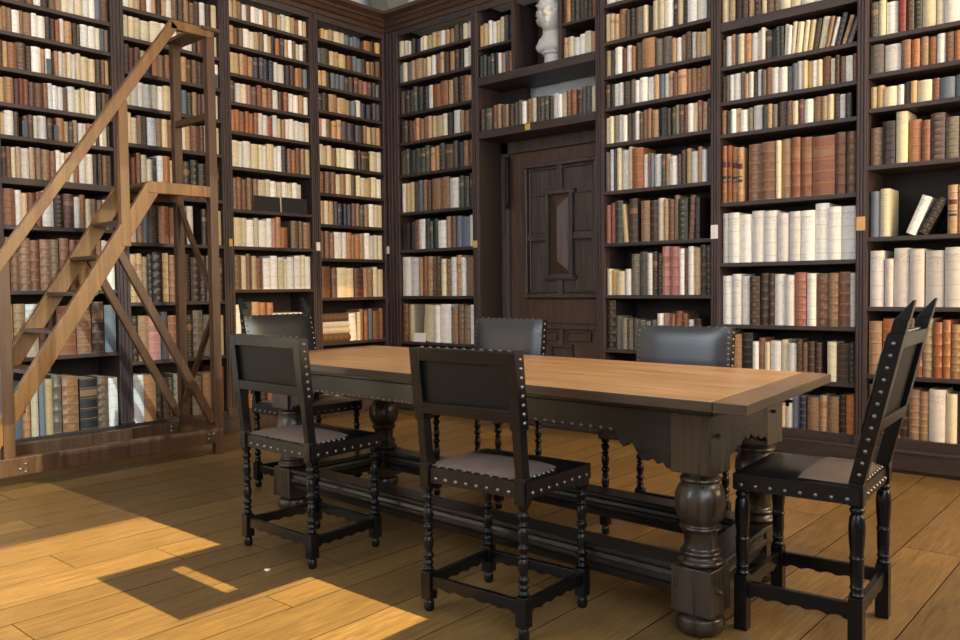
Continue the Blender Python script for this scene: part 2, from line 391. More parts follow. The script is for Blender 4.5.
# key: (wall, u0, u1, shelves low -> high, left upright width, right upright width, label)
BAYS = {
 'b1': ('L', 2.03, 2.772, [.178,.717,1.165,1.597,1.91,2.185,2.396,2.626,2.861,3.072,3.29], .09, 0, 'dark oak bookcase at far left behind the foot of the wooden ladder'),
 'b2': ('L', 2.868, 3.644, [.178,.634,1.07,1.512,1.87,2.235,2.51,2.757,3.0,3.216], .096, 0, 'dark oak bookcase directly behind the platform of the wooden ladder'),
 'b3': ('L', 3.737, 4.526, [.178,.44,.795,1.158,1.51,1.811,2.154,2.44,2.674,2.903,3.132,3.347], .093, 0, 'dark oak bookcase just right of the ladder holding two black cards'),
 'b4': ('L', 4.617, 5.379, [.178,.672,1.076,1.43,1.735,2.013,2.26,2.51,2.744,2.96,3.156,3.375], .091, .033, 'dark oak bookcase on the left of the room corner'),
 'b5': ('B', -5.72, -4.788, [.178,.651,1.08,1.515,1.867,2.22,2.52,2.787,3.08,3.322], .1635, 0, 'dark oak bookcase between the room corner and the door'),
 'b6': ('B', -4.713, -3.515, [2.498, 2.955], .075, 0, 'dark oak bookcase built over the door around the marble bust'),
 'b7': ('B', -3.442, -2.57, [.178,.669,1.083,1.48,1.876,2.235,2.508,2.746,3.005,3.285], .073, 0, 'dark oak bookcase standing immediately right of the door'),
 'b8': ('B', -2.503, -1.608, [.2,.523,.878,1.302,1.717,2.187,2.408,2.645,2.945,3.27], .067, 0, 'dark oak bookcase with a full shelf of white vellum folios'),
 'b9': ('B', -1.542, -.64, [.206,.587,1.006,1.434,1.871,2.219,2.428,2.65,2.93,3.25], .066, .07, 'dark oak bookcase behind the tall chair at far right'),
}
THICK = {('b8',2.945): .06, ('b6',2.498): .068, ('b6',2.955): .07, ('b1',1.91): .045}
TAGS = {'b2': [], 'b3': [(-.04,1.535,M_TAGY,.03,.06)], 'b4': [(-.045,1.53,M_TAGW,.04,.075)], 'b5': [(-.15,1.52,M_TAGW,.035,.07)], 'b6': [(-.038,1.53,M_TAGT,.045,.06)],
        'b8': [(-.034,1.52,M_TAGW,.05,.095)], 'b9': [(-.033,1.52,M_TAGT,.05,.085)]}
def wall_M(wall, u, d=0, z=0):
    if wall == 'B': return Matrix.Translation((u, Y0+d, z))
    return Matrix.Translation((X0-d, u, z)) @ Matrix.Rotation(rad(90), 4, 'Z')
def upright(q, a, b, full=True):
    q.box(a, b, 0, DEP, .14 if full else 0, 3.6)
    w = b-a
    if w > .05:
        for f in (.22, .5, .78): q.box(a+w*f-.007, a+w*f+.007, -.009, 0, .2, 3.57)
        q.box(a-.002, b+.002, -.014, 0, .14, .2)
for k, (wall, u0, u1, shs, lw, rw, lab) in BAYS.items():
    M = wall_M(wall, u0)
    root = empty('bookcase', M.translation, 0 if wall == 'B' else rad(90))
    tag(root, lab, 'bookcase', 'oak bookcases lining the two walls')
    W = u1-u0
    q = MB(); upright(q, -lw, 0); q.obj('upright', M_CASE, root, bevel=.003)
    if rw: q = MB(); upright(q, W, W+rw); q.obj('upright', M_CASE, root, bevel=.003)
    q = MB(); q.box(0, W, -.0, .02, 3.52 if k != 'b6' else 3.52, 3.58); q.obj('top_rail', M_CASEH, root, bevel=.002)
    if k == 'b6':
        q = MB(); q.box(0, W, DEP-.02, DEP, 2.955, 3.6); q.obj('back_panel', M_BACK, root)
        q = MB(); q.box(0, .004, .02, DEP-.01, 0, 2.43); q.obj('side_panel', M_BACK, root)
        q = MB(); q.box(0, .30, .31, DEP, 2.43, 2.95); q.obj('side_panel', M_BACK, root)
        for z in shs:
            q = MB(); q.box(-.001, W+.001, -.004, DEP, z-THICK[(k,z)], z); q.obj('shelf', M_CASEH, root, bevel=.004)
        for a in (.373, .85):
            q = MB(); q.box(a, a+.024, .004, DEP-.02, 2.955, 3.52); q.obj('partition', M_CASE, root, bevel=.002)
        for a, b, z in ((0, .373, 3.216), (.874, W, 3.23)):
            q = MB(); q.box(a, b, .006, DEP-.02, z-.022, z); q.obj('shelf', M_CASEH, root, bevel=.002)
        q = MB(); q.box(W-.68, W-.63, -.008, -.003, 2.44, 2.49); q.obj('paper_tag', M_TAGY, root)
    else:
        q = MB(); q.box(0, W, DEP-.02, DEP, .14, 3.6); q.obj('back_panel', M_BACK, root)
        for i, z in enumerate(shs):
            t = THICK.get((k, z), TH); 
            q = MB()
            if i == 0: q.box(0, W, .0, DEP-.02, .13, z)
            else: q.box(0, W, .004, DEP-.02, z-t, z)
            q.obj('shelf', M_CASEH, root, bevel=.003)
    for a, z, m, w, h in TAGS.get(k, []):
        q = MB(); q.box(a-w/2, a+w/2, -.014, -.009, z-h/2, z+h/2); q.obj('paper_tag', m, root)

# ------------------------------------------------------------------ door in its recess
YD = Y0+DEP-.005
door = struct(empty('door_1', (-4.08, YD, 0)))
q = MB(); q.box(-.633, -.55, -.05, .05, 0, 2.43); q.box(.5, .565, -.05, .05, 0, 2.43); q.box(-.633, .565, -.05, .05, 2.33, 2.43); q.box(-.575, -.555, -.065, -.04, 0, 2.33); q.obj('door_frame', M_DOOR, door, bevel=.004)
q = MB(); q.box(-.55, .5, -.012, .03, 0, 2.33); q.obj('door_leaf', M_DOORR, door)
def ring(q, x0, x1, z0, z1, w, d0, d1):
    q.box(x0, x1, d0, d1, z1-w, z1); q.box(x0, x1, d0, d1, z0, z0+w); q.box(x0, x0+w, d0, d1, z0+w, z1-w); q.box(x1-w, x1, d0, d1, z0+w, z1-w)
q = MB(); ring(q, -.375, .375, 1.055, 2.215, .035, -.06, -.01); ring(q, -.33, .33, 1.1, 2.17, .018, -.04, -.01); q.obj('outer_moulding', M_DOOR, door, bevel=.01)
q = MB(); q.box(-.355, .355, -.02, -.008, 1.07, 2.2); q.obj('panel_field', M_DOOR, door)
q = MB(); q.box(-.026, .026, -.05, -.01, 1.96, 2.19); q.box(-.026, .026, -.05, -.01, 1.08, 1.23)
q.box(-.35, -.12, -.05, -.01, 1.55, 1.605); q.box(.12, .35, -.05, -.01, 1.55, 1.605)
for sx in (-1, 1):
    for zz0, zz1 in ((1.615, 1.94), (1.1, 1.54)):
        ring(q, min(sx*.13, sx*.33), max(sx*.13, sx*.33), zz0, zz1, .009, -.03, -.012)
q.obj('cross_moulding', M_DOOR, door, bevel=.004)
q = MB(); ring(q, -.14, .14, 1.22, 1.97, .032, -.065, -.01); ring(q, -.16, .16, 1.94, 1.975, .014, -.058, -.01); ring(q, -.16, .16, 1.21, 1.245, .014, -.058, -.01); q.obj('lozenge_moulding', M_DOOR, door, bevel=.004)
q = MB()
q.add([(-.1,-.02,1.26),(.1,-.02,1.26),(.1,-.02,1.93),(-.1,-.02,1.93),(0,-.085,1.37),(0,-.085,1.82)], [(0,1,4),(1,2,5,4),(2,3,5),(3,0,4,5)]); q.obj('raised_panel', M_DOORR, door)
q = MB(); q.box(-.4, .37, -.03, -.01, .84, 1.04); q.obj('lock_rail', M_DOORR, door, bevel=.003)
q = MB(); ring(q, -.37, .37, .15, .82, .03, -.045, -.01); ring(q, -.12, .12, .3, .66, .025, -.045, -.01); q.box(-.02,.02,-.038,-.01,.66,.8); q.box(-.35,-.12,-.038,-.01,.5,.54); q.box(.12,.35,-.038,-.01,.5,.54)
for sx in (-1, 1):
    ring(q, min(sx*.05, sx*.3), max(sx*.05, sx*.3), .69, .77, .01, -.034, -.01)
q.obj('lower_moulding', M_DOOR, door, bevel=.004)
q = MB(); q.box(-.56, -.53, -.075, -.05, 1.85, 2.3); q.lathe([(1.88,.014),(2.27,.014)], (-.545,-.07), 10); q.obj('hinge', M_IRON, door)
# ------------------------------------------------------------------ books
# rows: (bay, shelf z, height as share of the gap, jitter, bindings left to right)
# lower case thin, CAPITAL thick, * extra thick, digit = own height in tenths, . gap, >n <n lean in degrees
ROWS = """
b1 3.072 .80 .06 bdtdbwdbtcwcwwsb
b1 2.861 .84 .05 ttbWbOwWddowTdbWWcsb
b1 2.626 .84 .06 dyOBdWow.twtcwcCCdby
b1 2.396 .84 .05 yOmrbmBbwwwbWccwWdbd
b1 2.185 .84 .07 yWm.bmcWd.Otntwwowdwck
b1 1.91 .84 .06 doctWtbObwwtwoWWdkbd
b1 1.597 .84 .07 OwcBbW9DMwocb8b8wb8
b1 1.165 .86 .03 bBBBBBBBBBowW
b1 .717 .84 .04 yOWbDB*B*DS
b1 .178 .74 .06 SocsyEO*K*BW
b2 3.0 .84 .05 cccCCwwcbwwdbdbc
b2 3.216 .70 .06 wctbwtdtwbdobdwdc
b2 2.757 .84 .06 dbbtdobbbbtdbddcw
b2 2.51 .84 .05 cwwWcwcwwsgtmbcw
b2 2.235 .84 .07 ccbdWbcOWtBmcwc
b2 1.87 .84 .06 dbbccnwOcKKKKKd
b2 1.512 .86 .05 W8tsDBBk.v..k.by
b2 1.07 .86 .05 tttdDtbbDDnbdd
b2 .634 .84 .06 dOPsBkkEEdy
b2 .178 .78 .08 WOdbkekkEOwb
b3 3.347 .80 .06 ctbwbwwwtwbywctbwy
b3 3.132 .80 .06 tbbWctbwynonywbcwd
b3 2.903 .84 .05 yytoonnnnwWddoos
b3 2.674 .82 .06 dwcpmbobwdbwwtw
b3 2.44 .84 .06 ooooobwwrwctwwwWc
b3 2.154 .82 .06 CwWCcwCwwnboboy
b3 1.811 .82 .05 bbbbbCcwcwcwc..
b3 1.51 .86 .05 CcW8cWw9po9O6.BbO
b3 1.158 .86 .07 BcbtBWWCcWWcW
b3 .795 .74 .06 w..tooL......
b3 .44 .80 .06 bcdtBwcobdbwc
b3 .178 .80 .06 dkbdkBdbdkdb
b4 3.375 .68 .08 dyytCcssss.Ody
b4 3.156 .72 .05 sGyoYbsskobb
b4 2.96 .80 .05 yykssskdmbpdds
b4 2.744 .80 .07 kkTTtswnnnn
b4 2.51 .80 .06 pwbttNNNoytt
b4 2.26 .80 .06 cycbccWdkKCw
b4 2.013 .84 .05 bbbcocgcctcw
b4 1.735 .82 .06 yctnnnnmtgtwcc
b4 1.43 .84 .05 bbbWwoootwvwc
b4 1.076 .82 .05 BmCCMtocc
b4 .672 .74 .05 L.......<4WcobsBb
b4 .178 .72 .08 bdtBbkdcbd
b5 3.322 .70 .07 cwcgkwcyytwttdkcw
b5 3.08 .84 .05 scstTtcwbtdoddwc
b5 2.787 .84 .05 ddgggkwOOtddbt
b5 2.52 .84 .06 dddboobtyYckWtod
b5 2.22 .84 .05 dgggggtogDdkbb
b5 1.867 .86 .04 wyydsodOOWggd
b5 1.515 .82 .06 KgbWgggWtbsSw
b5 1.08 .86 .05 WWooobdcbwtwB
b5 .651 .86 .05 bc..>6CwWbbbw
b5 .178 .74 .08 bdtBbwdcbdb
b7 3.285 .70 .08 wccwcgdcwtc
b7 3.005 .82 .06 cttO9ddEcdccWkykWWg
b7 2.746 .82 .07 ydWbwoDO*9EEtwbdwtcy
b7 2.508 .84 .05 ddwwDewWWtswtbTooooo
b7 2.235 .84 .05 ccewwdewdboOKkgtdbwcbom
b7 1.876 .72 .05 e9w9n9c9W9c9O*9wtsWgtW6m6dyWtwm
b7 1.48 .84 .05 rrG<5yD.BDctboG>3bd...
b7 1.083 .84 .04 c5y5C5w5EEvkkP9P9w9b9w9t9d9d9
b7 .669 .62 .05 K9eeeeeesw7p7b7b7b7w6d..
b7 .178 .72 .07 ekdekdbdkebdk
b8 2.945 .80 .06 ctddtdcbbCCWWWcwt
b8 2.645 .84 .06 kWoeCOWcwKggg>2c>3w>4c>5C>6c>7y>8d>9C>11b>13w>14n>17o>20e.
b8 2.408 .84 .06 dewWetwdweoWWesvcywcBcdbWb
b8 2.187 .82 .05 ogwtWeWgteKbcmWBycdwk.
b8 1.717 .86 .03 oooo.B*B*cTBBB**BB
b8 1.302 .86 .04 vWWWWWWWW9WW
b8 .878 .86 .04 WWWDDdWWRWBBBw
b8 .523 .78 .05 W9O9K9wbcWcWdbdd.CDd
b8 .2 .78 .06 wbctdbtstwsnBoBko
b9 2.93 .80 .06 tdbcwbdtcwbdtbcw
b9 2.65 .84 .06 gcWrdgCcWywgnbcwtd
b9 2.428 .86 .05 EWbobowboobbobbto
b9 2.219 .70 .06 yyCwdyCbSSSSdbtdb
b9 1.871 .78 .08 BDC9O8bM9Ek7.yBobdB
b9 1.434 .68 .05 sc..>22w>28k..oooo...W
b9 1.006 .86 .05 Vv7VVVVVVVV
b9 .587 .86 .05 TO*dbtooooc7V7WBd
b9 .206 .86 .05 bdtdboVcdcdwbdbt
la 3.216 .70 .06 yywwyckn
la 2.955 .78 .05 ggggkwtgo
ra 3.23 .80 .06 doggdgdb
ra 2.955 .66 .07 tcwwct
b6 2.498 .52 .04 dGbtbbddewbcdggdwwcbbdegc
"""
SUB = {'la': ('B', -4.713, -4.34), 'ra': ('B', -3.839, -3.515)}
GAPTOP = {('la',3.216): 3.5, ('la',2.955): 3.19, ('ra',3.23): 3.5, ('ra',2.955): 3.2, ('b6',2.498): 2.88}
books = []      # dict per book
rb = random.Random(5)
for line in ROWS.strip().splitlines():
    k, z, hf, jit, s = line.split(); z, hf, jit = float(z), float(hf), float(jit)
    wall, u0, u1 = SUB.get(k) or BAYS[k][:3]
    if (k, z) in GAPTOP: top = GAPTOP[(k, z)]
    else:
        hi = [t for t in BAYS[k][3] if t > z+.01]; top = min(hi) - THICK.get((k, min(hi)), TH) if hi else min(3.52, z+.25)
    gap = top - z
    toks = re.findall(r'([<>]\d+)?([A-Za-z.])(\*{0,2})(\d?)', s)
    items = []
    for lean, ch, st, hd in toks:
        a = rad(float(lean[1:])) * (1 if lean[0] == '>' else -1) if lean else 0
        if ch == '.': items.append((None, .8, 0, 0)); continue
        if ch == 'L': items.append(('L', 1.2, 0, 0)); continue
        wr = (1.75 if ch.isupper() else 1.0) * (1.5 ** len(st)) * rb.uniform(.86, 1.16)
        h = gap * (min(.95, int(hd)/10*1.03 if hd else hf) + rb.uniform(-jit, jit*.9)); h = min(h, gap*.965)
        items.append((ch.lower(), wr, h, a))
    L = u1-u0-.012
    lean_extra = sum(math.sin(abs(a))*h*.16 for c, w, h, a in items if c and a)
    unit = (L-lean_extra)/sum(i[1] for i in items)
    u = .006; nth = 0
    for c, wr, h, a in items:
        w = wr*unit
        if c and c != 'L':
            nth += 1
            bw = w*rb.uniform(.90, .975)
            rec = rb.uniform(.012, .034); dep = min(.275, max(.12, h*.7)) * rb.uniform(.92, 1.05)
            if k == 'b6': rec += .004
            if a: h *= .97*math.cos(a) ; 
            books.append(dict(bay=k, z=z, wall=wall, u=u0+u+(w-bw)/2, w=bw, h=h, d=dep, rec=rec, lean=a, c=c, r=(rb.random(), rb.random()), nth=nth, id=len(books)))
            if a: w += math.sin(abs(a))*h*.16
        u += w
# books lying flat at the foot of the corner bookcase and on a shelf beside the ladder
def flat(bay, u, z, L, h, d, c, rec=.02):
    w0 = BAYS[bay]
    books.append(dict(bay=bay, z=z, wall=w0[0], u=w0[1]+u, w=L, h=h, d=d, rec=rec, lean=0, c=c, r=(rb.random(), rb.random()), nth=0, id=len(books), flat=True))
zf = .672
for (L, h, c, u) in ((.36,.075,'b',.012),(.35,.05,'c',.012),(.32,.055,'v',.012),(.30,.075,'m',.014)):
    flat('b4', u, zf+.001, L, h, .22, c); zf += h+.001
zf = .795
for (L, h, c, u) in ((.40,.11,'b',.345),(.41,.025,'c',.35),(.40,.018,'w',.34)):
    flat('b3', u, zf+.001, L, h, .22, c); zf += h+.001

def book_geo(q, b, M, pages=None):
    """spine at local y=0 facing -y; x across, z up. Cover into q, page block into `pages` (or q)."""
    w, h, d, m = b['w'], b['h'], b['d'], KEYS.index(b['c'])
    vel = PAL[b['c']][1]; r1, r2 = b['r']
    nb = int(r2*2.99)+5
    rows = [0.0]
    if not vel and w > .02:
        for i in range(1, nb):
            v = i/nb; rows += [v-.022, v-.012, v+.012, v+.022]
    rows.append(1.0)
    if b.get('flat'):
        rows = [0.0, 1.0]
    na = 6; bul = min(.012, w*.22); cr = .0035
    xs = [(-1 + 2*i/na) for i in range(na+1)]
    base = len(q.v); vs = []
    for v in rows:
        on = any(abs(v-i/nb) < .013 for i in range(1, nb)) and not vel
        for t in xs:
            y = -bul*(1-t*t) - (.0028 if on else 0) + (.001 if abs(t) == 1 else 0)
            vs.append((w/2 + t*w/2, y+bul, v*h))
    nr = len(rows)
    i0 = len(q.f)
    fs = []; uvs = []
    for i in range(nr-1):
        for j in range(na):
            fs.append((i*(na+1)+j, i*(na+1)+j+1, (i+1)*(na+1)+j+1, (i+1)*(na+1)+j))
            ua, ub = j/na, (j+1)/na; uvs.append(((ua, rows[i]), (ub, rows[i]), (ub, rows[i+1]), (ua, rows[i+1])))
    q.add(vs, fs, m, True, M)
    for n_, uv in enumerate(uvs): q.uv[i0+n_] = uv; q.rn[i0+n_] = b['r']
    # boards and page block
    bt = min(.0035, w*.12)
    def bx(x0, x1, y0, y1, z0, z1, mat, qq):
        i1 = len(qq.f); qq.box(x0, x1, y0, y1, z0, z1, mat, M)
        if qq is q:
            for f in range(i1, len(qq.f)): q.uv[f] = ((2, .1), (2.4, .1), (2.4, .9), (2, .9)); q.rn[f] = b['r']
    bx(0, bt, bul, d, 0, h, m, q); bx(w-bt, w, bul, d, 0, h, m, q)
    if pages is None: bx(bt, w-bt, bul+.002, d-.004, .004, h-.004, len(KEYS), q)
    else: bx(bt, w-bt, bul+.002, d-.004, .004, h-.004, 0, pages)

def book_matrix(b):
    if b.get('flat'):
        return wall_M(b['wall'], b['u']+b['w'], b['rec'], b['z']) @ Matrix.Rotation(rad(-90), 4, 'Y'), True
    M = wall_M(b['wall'], b['u'], b['rec'], b['z'])
    if b['lean']:
        a = b['lean']
        if a > 0: M = M @ Matrix.Translation((b['w'],0,math.sin(0)*0)) @ Matrix.Translation((0,0,0)) @ Matrix.Rotation(a, 4, 'Y') @ Matrix.Translation((-b['w'],0,0)); M = Matrix.Translation((0,0,0)) @ M
        else: M = M @ Matrix.Rotation(a, 4, 'Y')
        # lift so that the lowest corner rests on the shelf
        low = min((M @ V((x,0,zz_)))[2] for x in (0, b['w']) for zz_ in (0, b['h']))
        M = Matrix.Translation((0,0,b['z']-low)) @ M
    return M, False
CREST = '19,2,2,5,10,1,2,3,6,6,5,6,9,5,17,1,1,1,1,8,5,1,4,1,1,1,1,7,1,1,1,1,1,8,1,3,1,1,1,2,1,1,1,1,1,1,1,1,5,49,17,6,11,1,4,7,1,3,1,6,1,1,1,2,1,6,1,1,1,2,1,4,1,1,6,1,89,1,3,12,10,2,2,5,2,1,3,1,1,1,1,2,1,145,2,1,1,5,5,53,31,12,1,1,4,3,4,4,2,1,3,2,1,2,1,2,1,1,1,1,1,1,1,1,30,4,1,4,1,4,5,1,1,4,12,7,18,8,6,1,2,3,1,3,2,2,2,2,2,1,1,1,1,1,1,1,2,1,1,3,2,1,1,1,1,1,1,1,2,1,1,1,1,1,1,1,46,1,3,8,4,3,14,1,8,12,4,4,1,5,1,1,1,1,1,1,1,1,1,1,1,1,1,1,1,1,1,1,1,1,1,1,1,1,1,1,1,1,1,1,1,1,1,1,1,1,1,1,2,1,2,2,1,1,1,2,1,1,1,1,13,1,1,1,1,17,1,1,1,1,1,1,1,1,10,1,1,1,1,1,1,1,12,4,2,9,1,1,1,1,1,1,8,1,1,1,1,5,1,1,1,1,1,5,4,1,1,1,10,1,1,1,1'
TOPSET = set()
_acc = 0
for ch_ in CREST.split(','):
    if ch_.isdigit(): _acc += int(ch_); TOPSET.add(_acc)
ORD = ['first','second','third','fourth','fifth','sixth','seventh','eighth','ninth','tenth','eleventh','twelfth','thirteenth','fourteenth','fifteenth','sixteenth','seventeenth','eighteenth','nineteenth','twentieth']
def ordw(n): return ORD[n-1] if n <= 20 else 'twenty-'+ORD[n-21]
BAYP = dict(b1='far left bookcase', b2='bookcase behind the ladder', b3='bookcase right of the ladder', b4='bookcase left of the corner', b5='bookcase right of the corner', b6='over the door', la='left of the bust', ra='right of the bust',
            b7='first bookcase past the door', b8='second bookcase past the door', b9='far right bookcase')
shelf_rank = {}
for k in {b['bay'] for b in books}:
    zs = sorted({round(b['z'],3) for b in books if b['bay'] == k and not b.get('flat') and not (k == 'b9' and b['z'] > 2.9)}, reverse=True)
    for i, z in enumerate(zs): shelf_rank[(k, z)] = i+1
rest = MB()
nflat = {}
for b in books:
    M, isflat = book_matrix(b)
    bb = b
    if isflat:
        bb = dict(b); bb['w'], bb['h'] = b['h'], b['w']
    b['M'] = M
    if b['id'] in TOPSET or isflat:
        q, pg = MB(), MB()
        book_geo(q, bb, None, pg)
        o = q.obj('book', BMATS, None, sharp=35); o.matrix_world = M
        pg.obj('page_block', M_PAGE, o)
        if b['bay'] == 'b8' and abs(b['z']-1.717) < .01 and b['nth'] <= 4 or b['bay'] == 'b9' and abs(b['z']-1.434) < .01 and b['c'] == 'o':
            for z0, z1, m in ((.60, .72, M_LABR), (.36, .47, M_LABG)):
                t = MB(); w, h = b['w'], b['h']; bl = min(.012, w*.22)
                xs = [-.85+1.7*i/6 for i in range(7)]
                for i in range(6):
                    ps = [(w/2+x*w/2, bl-bl*(1-x*x)-.0006) for x in (xs[i], xs[i+1])]
                    t.add([(ps[0][0],ps[0][1],z0*h),(ps[1][0],ps[1][1],z0*h),(ps[1][0],ps[1][1],z1*h),(ps[0][0],ps[0][1],z1*h)], [(0,1,2,3)], 0, True)
                tl = t.obj('title_label', m, o); tl['label'] = 'dark red title label' if m is M_LABR else 'dark green volume label'
        cn = PAL[b['c']][2]
        if isflat:
            n = nflat[b['bay']] = nflat.get(b['bay'], 0)+1
            lab = '%s book lying flat, %s up in pile, %s' % (cn, ordw(n), BAYP[b['bay']])
        else:
            rank = shelf_rank[(b['bay'], round(b['z'],3))]
            lab = '%s book, %s along the %s shelf down, %s' % (cn, ordw(b['nth']), ordw(rank), BAYP[b['bay']])
            if b['bay'] == 'b6': lab = '%s book, %s from the left in the row over the door' % (cn, ordw(b['nth']))
        tag(o, lab, 'book', 'old books on the bookcase shelves')
    else:
        book_geo(rest, bb, M)
if rest.v:
    o = rest.obj('book_rows', BMATS+[M_PAGE], None, sharp=35)
    tag(o, 'the smaller old books filling the remaining shelves of both walls', 'books', kind='stuff')

# small things on the shelves
def on_shelf(name, bay, x0, x1, y0, y1, z0, z1, m, lab, cat, lean=0, group=None):
    w0 = BAYS[bay]; q = MB(); q.box(x0-x0, x1-x0, 0, y1-y0, 0, z1-z0)
    o = q.obj(name, m, None, bevel=.0015); Mx = wall_M(w0[0], w0[1]+x0, y0, z0)
    if lean: Mx = Mx @ Matrix.Rotation(rad(lean), 4, 'X')
    o.matrix_world = Mx; tag(o, lab, cat, group); return o
on_shelf('black_card', 'b3', .20, .455, .002, .006, 1.811, 1.935, M_CARD, 'black card standing before vellum books, left one of two', 'card', -3, 'black cards')
on_shelf('black_card', 'b3', .475, .735, .002, .006, 1.811, 1.94, M_CARD, 'black card standing before vellum books, right one of two', 'card', -3, 'black cards')
on_shelf('white_card', 'b5', .17, .33, .0, .003, .651, .735, M_PAPER, 'small white card leaning before books beside the room corner', 'card', -8)

for bay, u, z, lab in (('b1', .30, 2.626, 'small steel bookend on the higher shelf of the far left bookcase'), ('b1', .135, 2.185, 'small steel bookend near the left end of its shelf'), ('b1', .335, 2.185, 'small steel bookend amid books above the wooden handrail'), ('b2', .725, 2.757, 'small steel bookend beside the top of the ladder post')):
    on_shelf('bookend', bay, u, u+.032, .004, .008, z, z+.105, M_BEND, lab, 'bookend', 0, 'steel bookends')
# ------------------------------------------------------------------ turned chairs
def R2(c, s): return c
PROF_A = [(.032,.0),(.0321,.013),(.034,.018),(.040,.0195)]
LEG_A0 = [(.145,.017),(.150,.0215),(.158,.0215),(.163,.0145),(.168,.0145),(.174,.021),(.182,.0225),(.190,.019),(.195,.014),(.203,.0145),(.225,.0205),(.245,.0225),(.262,.0175),(.270,.0135),(.274,.020),(.280,.0215),(.286,.020),(.291,.0135),(.300,.0145),(.322,.021),(.340,.0225),(.358,.0165),(.366,.013),(.372,.020),(.380,.0215),(.388,.018),(.394,.0125),(.402,.0135),(.412,.020),(.420,.0215),(.430,.018),(.438,.022)]
FOOT_A = [(0,.012),(.004,.0165),(.012,.0185),(.024,.0185),(.034,.0165),(.040,.0135),(.046,.016)]
LEG_A = [(.145,.014),(.150,.018),(.157,.018),(.161,.013),(.166,.0125),(.171,.017),(.177,.0175),(.182,.013),(.187,.0125),(.193,.018),(.201,.0195),(.208,.017),(.212,.0125),(.218,.013),(.235,.018),(.252,.0185),(.264,.015),(.270,.012),(.274,.0165),(.279,.017),(.283,.012),(.289,.0125),(.296,.018),(.304,.0195),(.311,.017),(.315,.012),(.320,.0125),(.336,.0175),(.352,.0185),(.366,.0145),(.372,.012),(.377,.0165),(.382,.0165),(.387,.0115),(.394,.012),(.402,.0185),(.410,.0195),(.417,.0175),(.422,.0125),(.430,.015),(.440,.021),(.448,.0215)]
LEG_B = [(.185,.019),(.192,.0225),(.199,.018),(.206,.0175),(.214,.0215),(.220,.018),(.255,.0205),(.300,.0205),(.306,.0235),(.312,.0205),(.320,.0195),(.36,.0235),(.40,.025),(.432,.0225),(.444,.0165),(.450,.0215),(.458,.0225),(.464,.017),(.470,.021)]
def scallop(q, p, r, th, z0, z1, mat=0):
    # stretcher with a scalloped lower edge, from p to r (xy), thickness th
    p, r = V((p[0],p[1],0)), V((r[0],r[1],0)); L = (r-p).length; a = (r-p).normalized()
    pts = [(0, z1), (L, z1), (L, z0)]
    n = 24; lo = []
    for i in range(n+1):
        t = i/n
        lo.append((t*L, z0 + .009*abs(math.sin(t*math.pi*5.0)) * (1 if .08 < t < .92 else 0)))
    poly = [(0, z0)] + lo[1:-1] + [(L, z0), (L, z1), (0, z1)]
    M = Matrix(((a.x, -a.y, 0, p.x), (a.y, a.x, 0, p.y), (0, 0, 1, 0), (0, 0, 0, 1)))
    q.prism(poly, -th/2, th/2, M, mat)
def lerp(a, b, t): return a+(b-a)*t
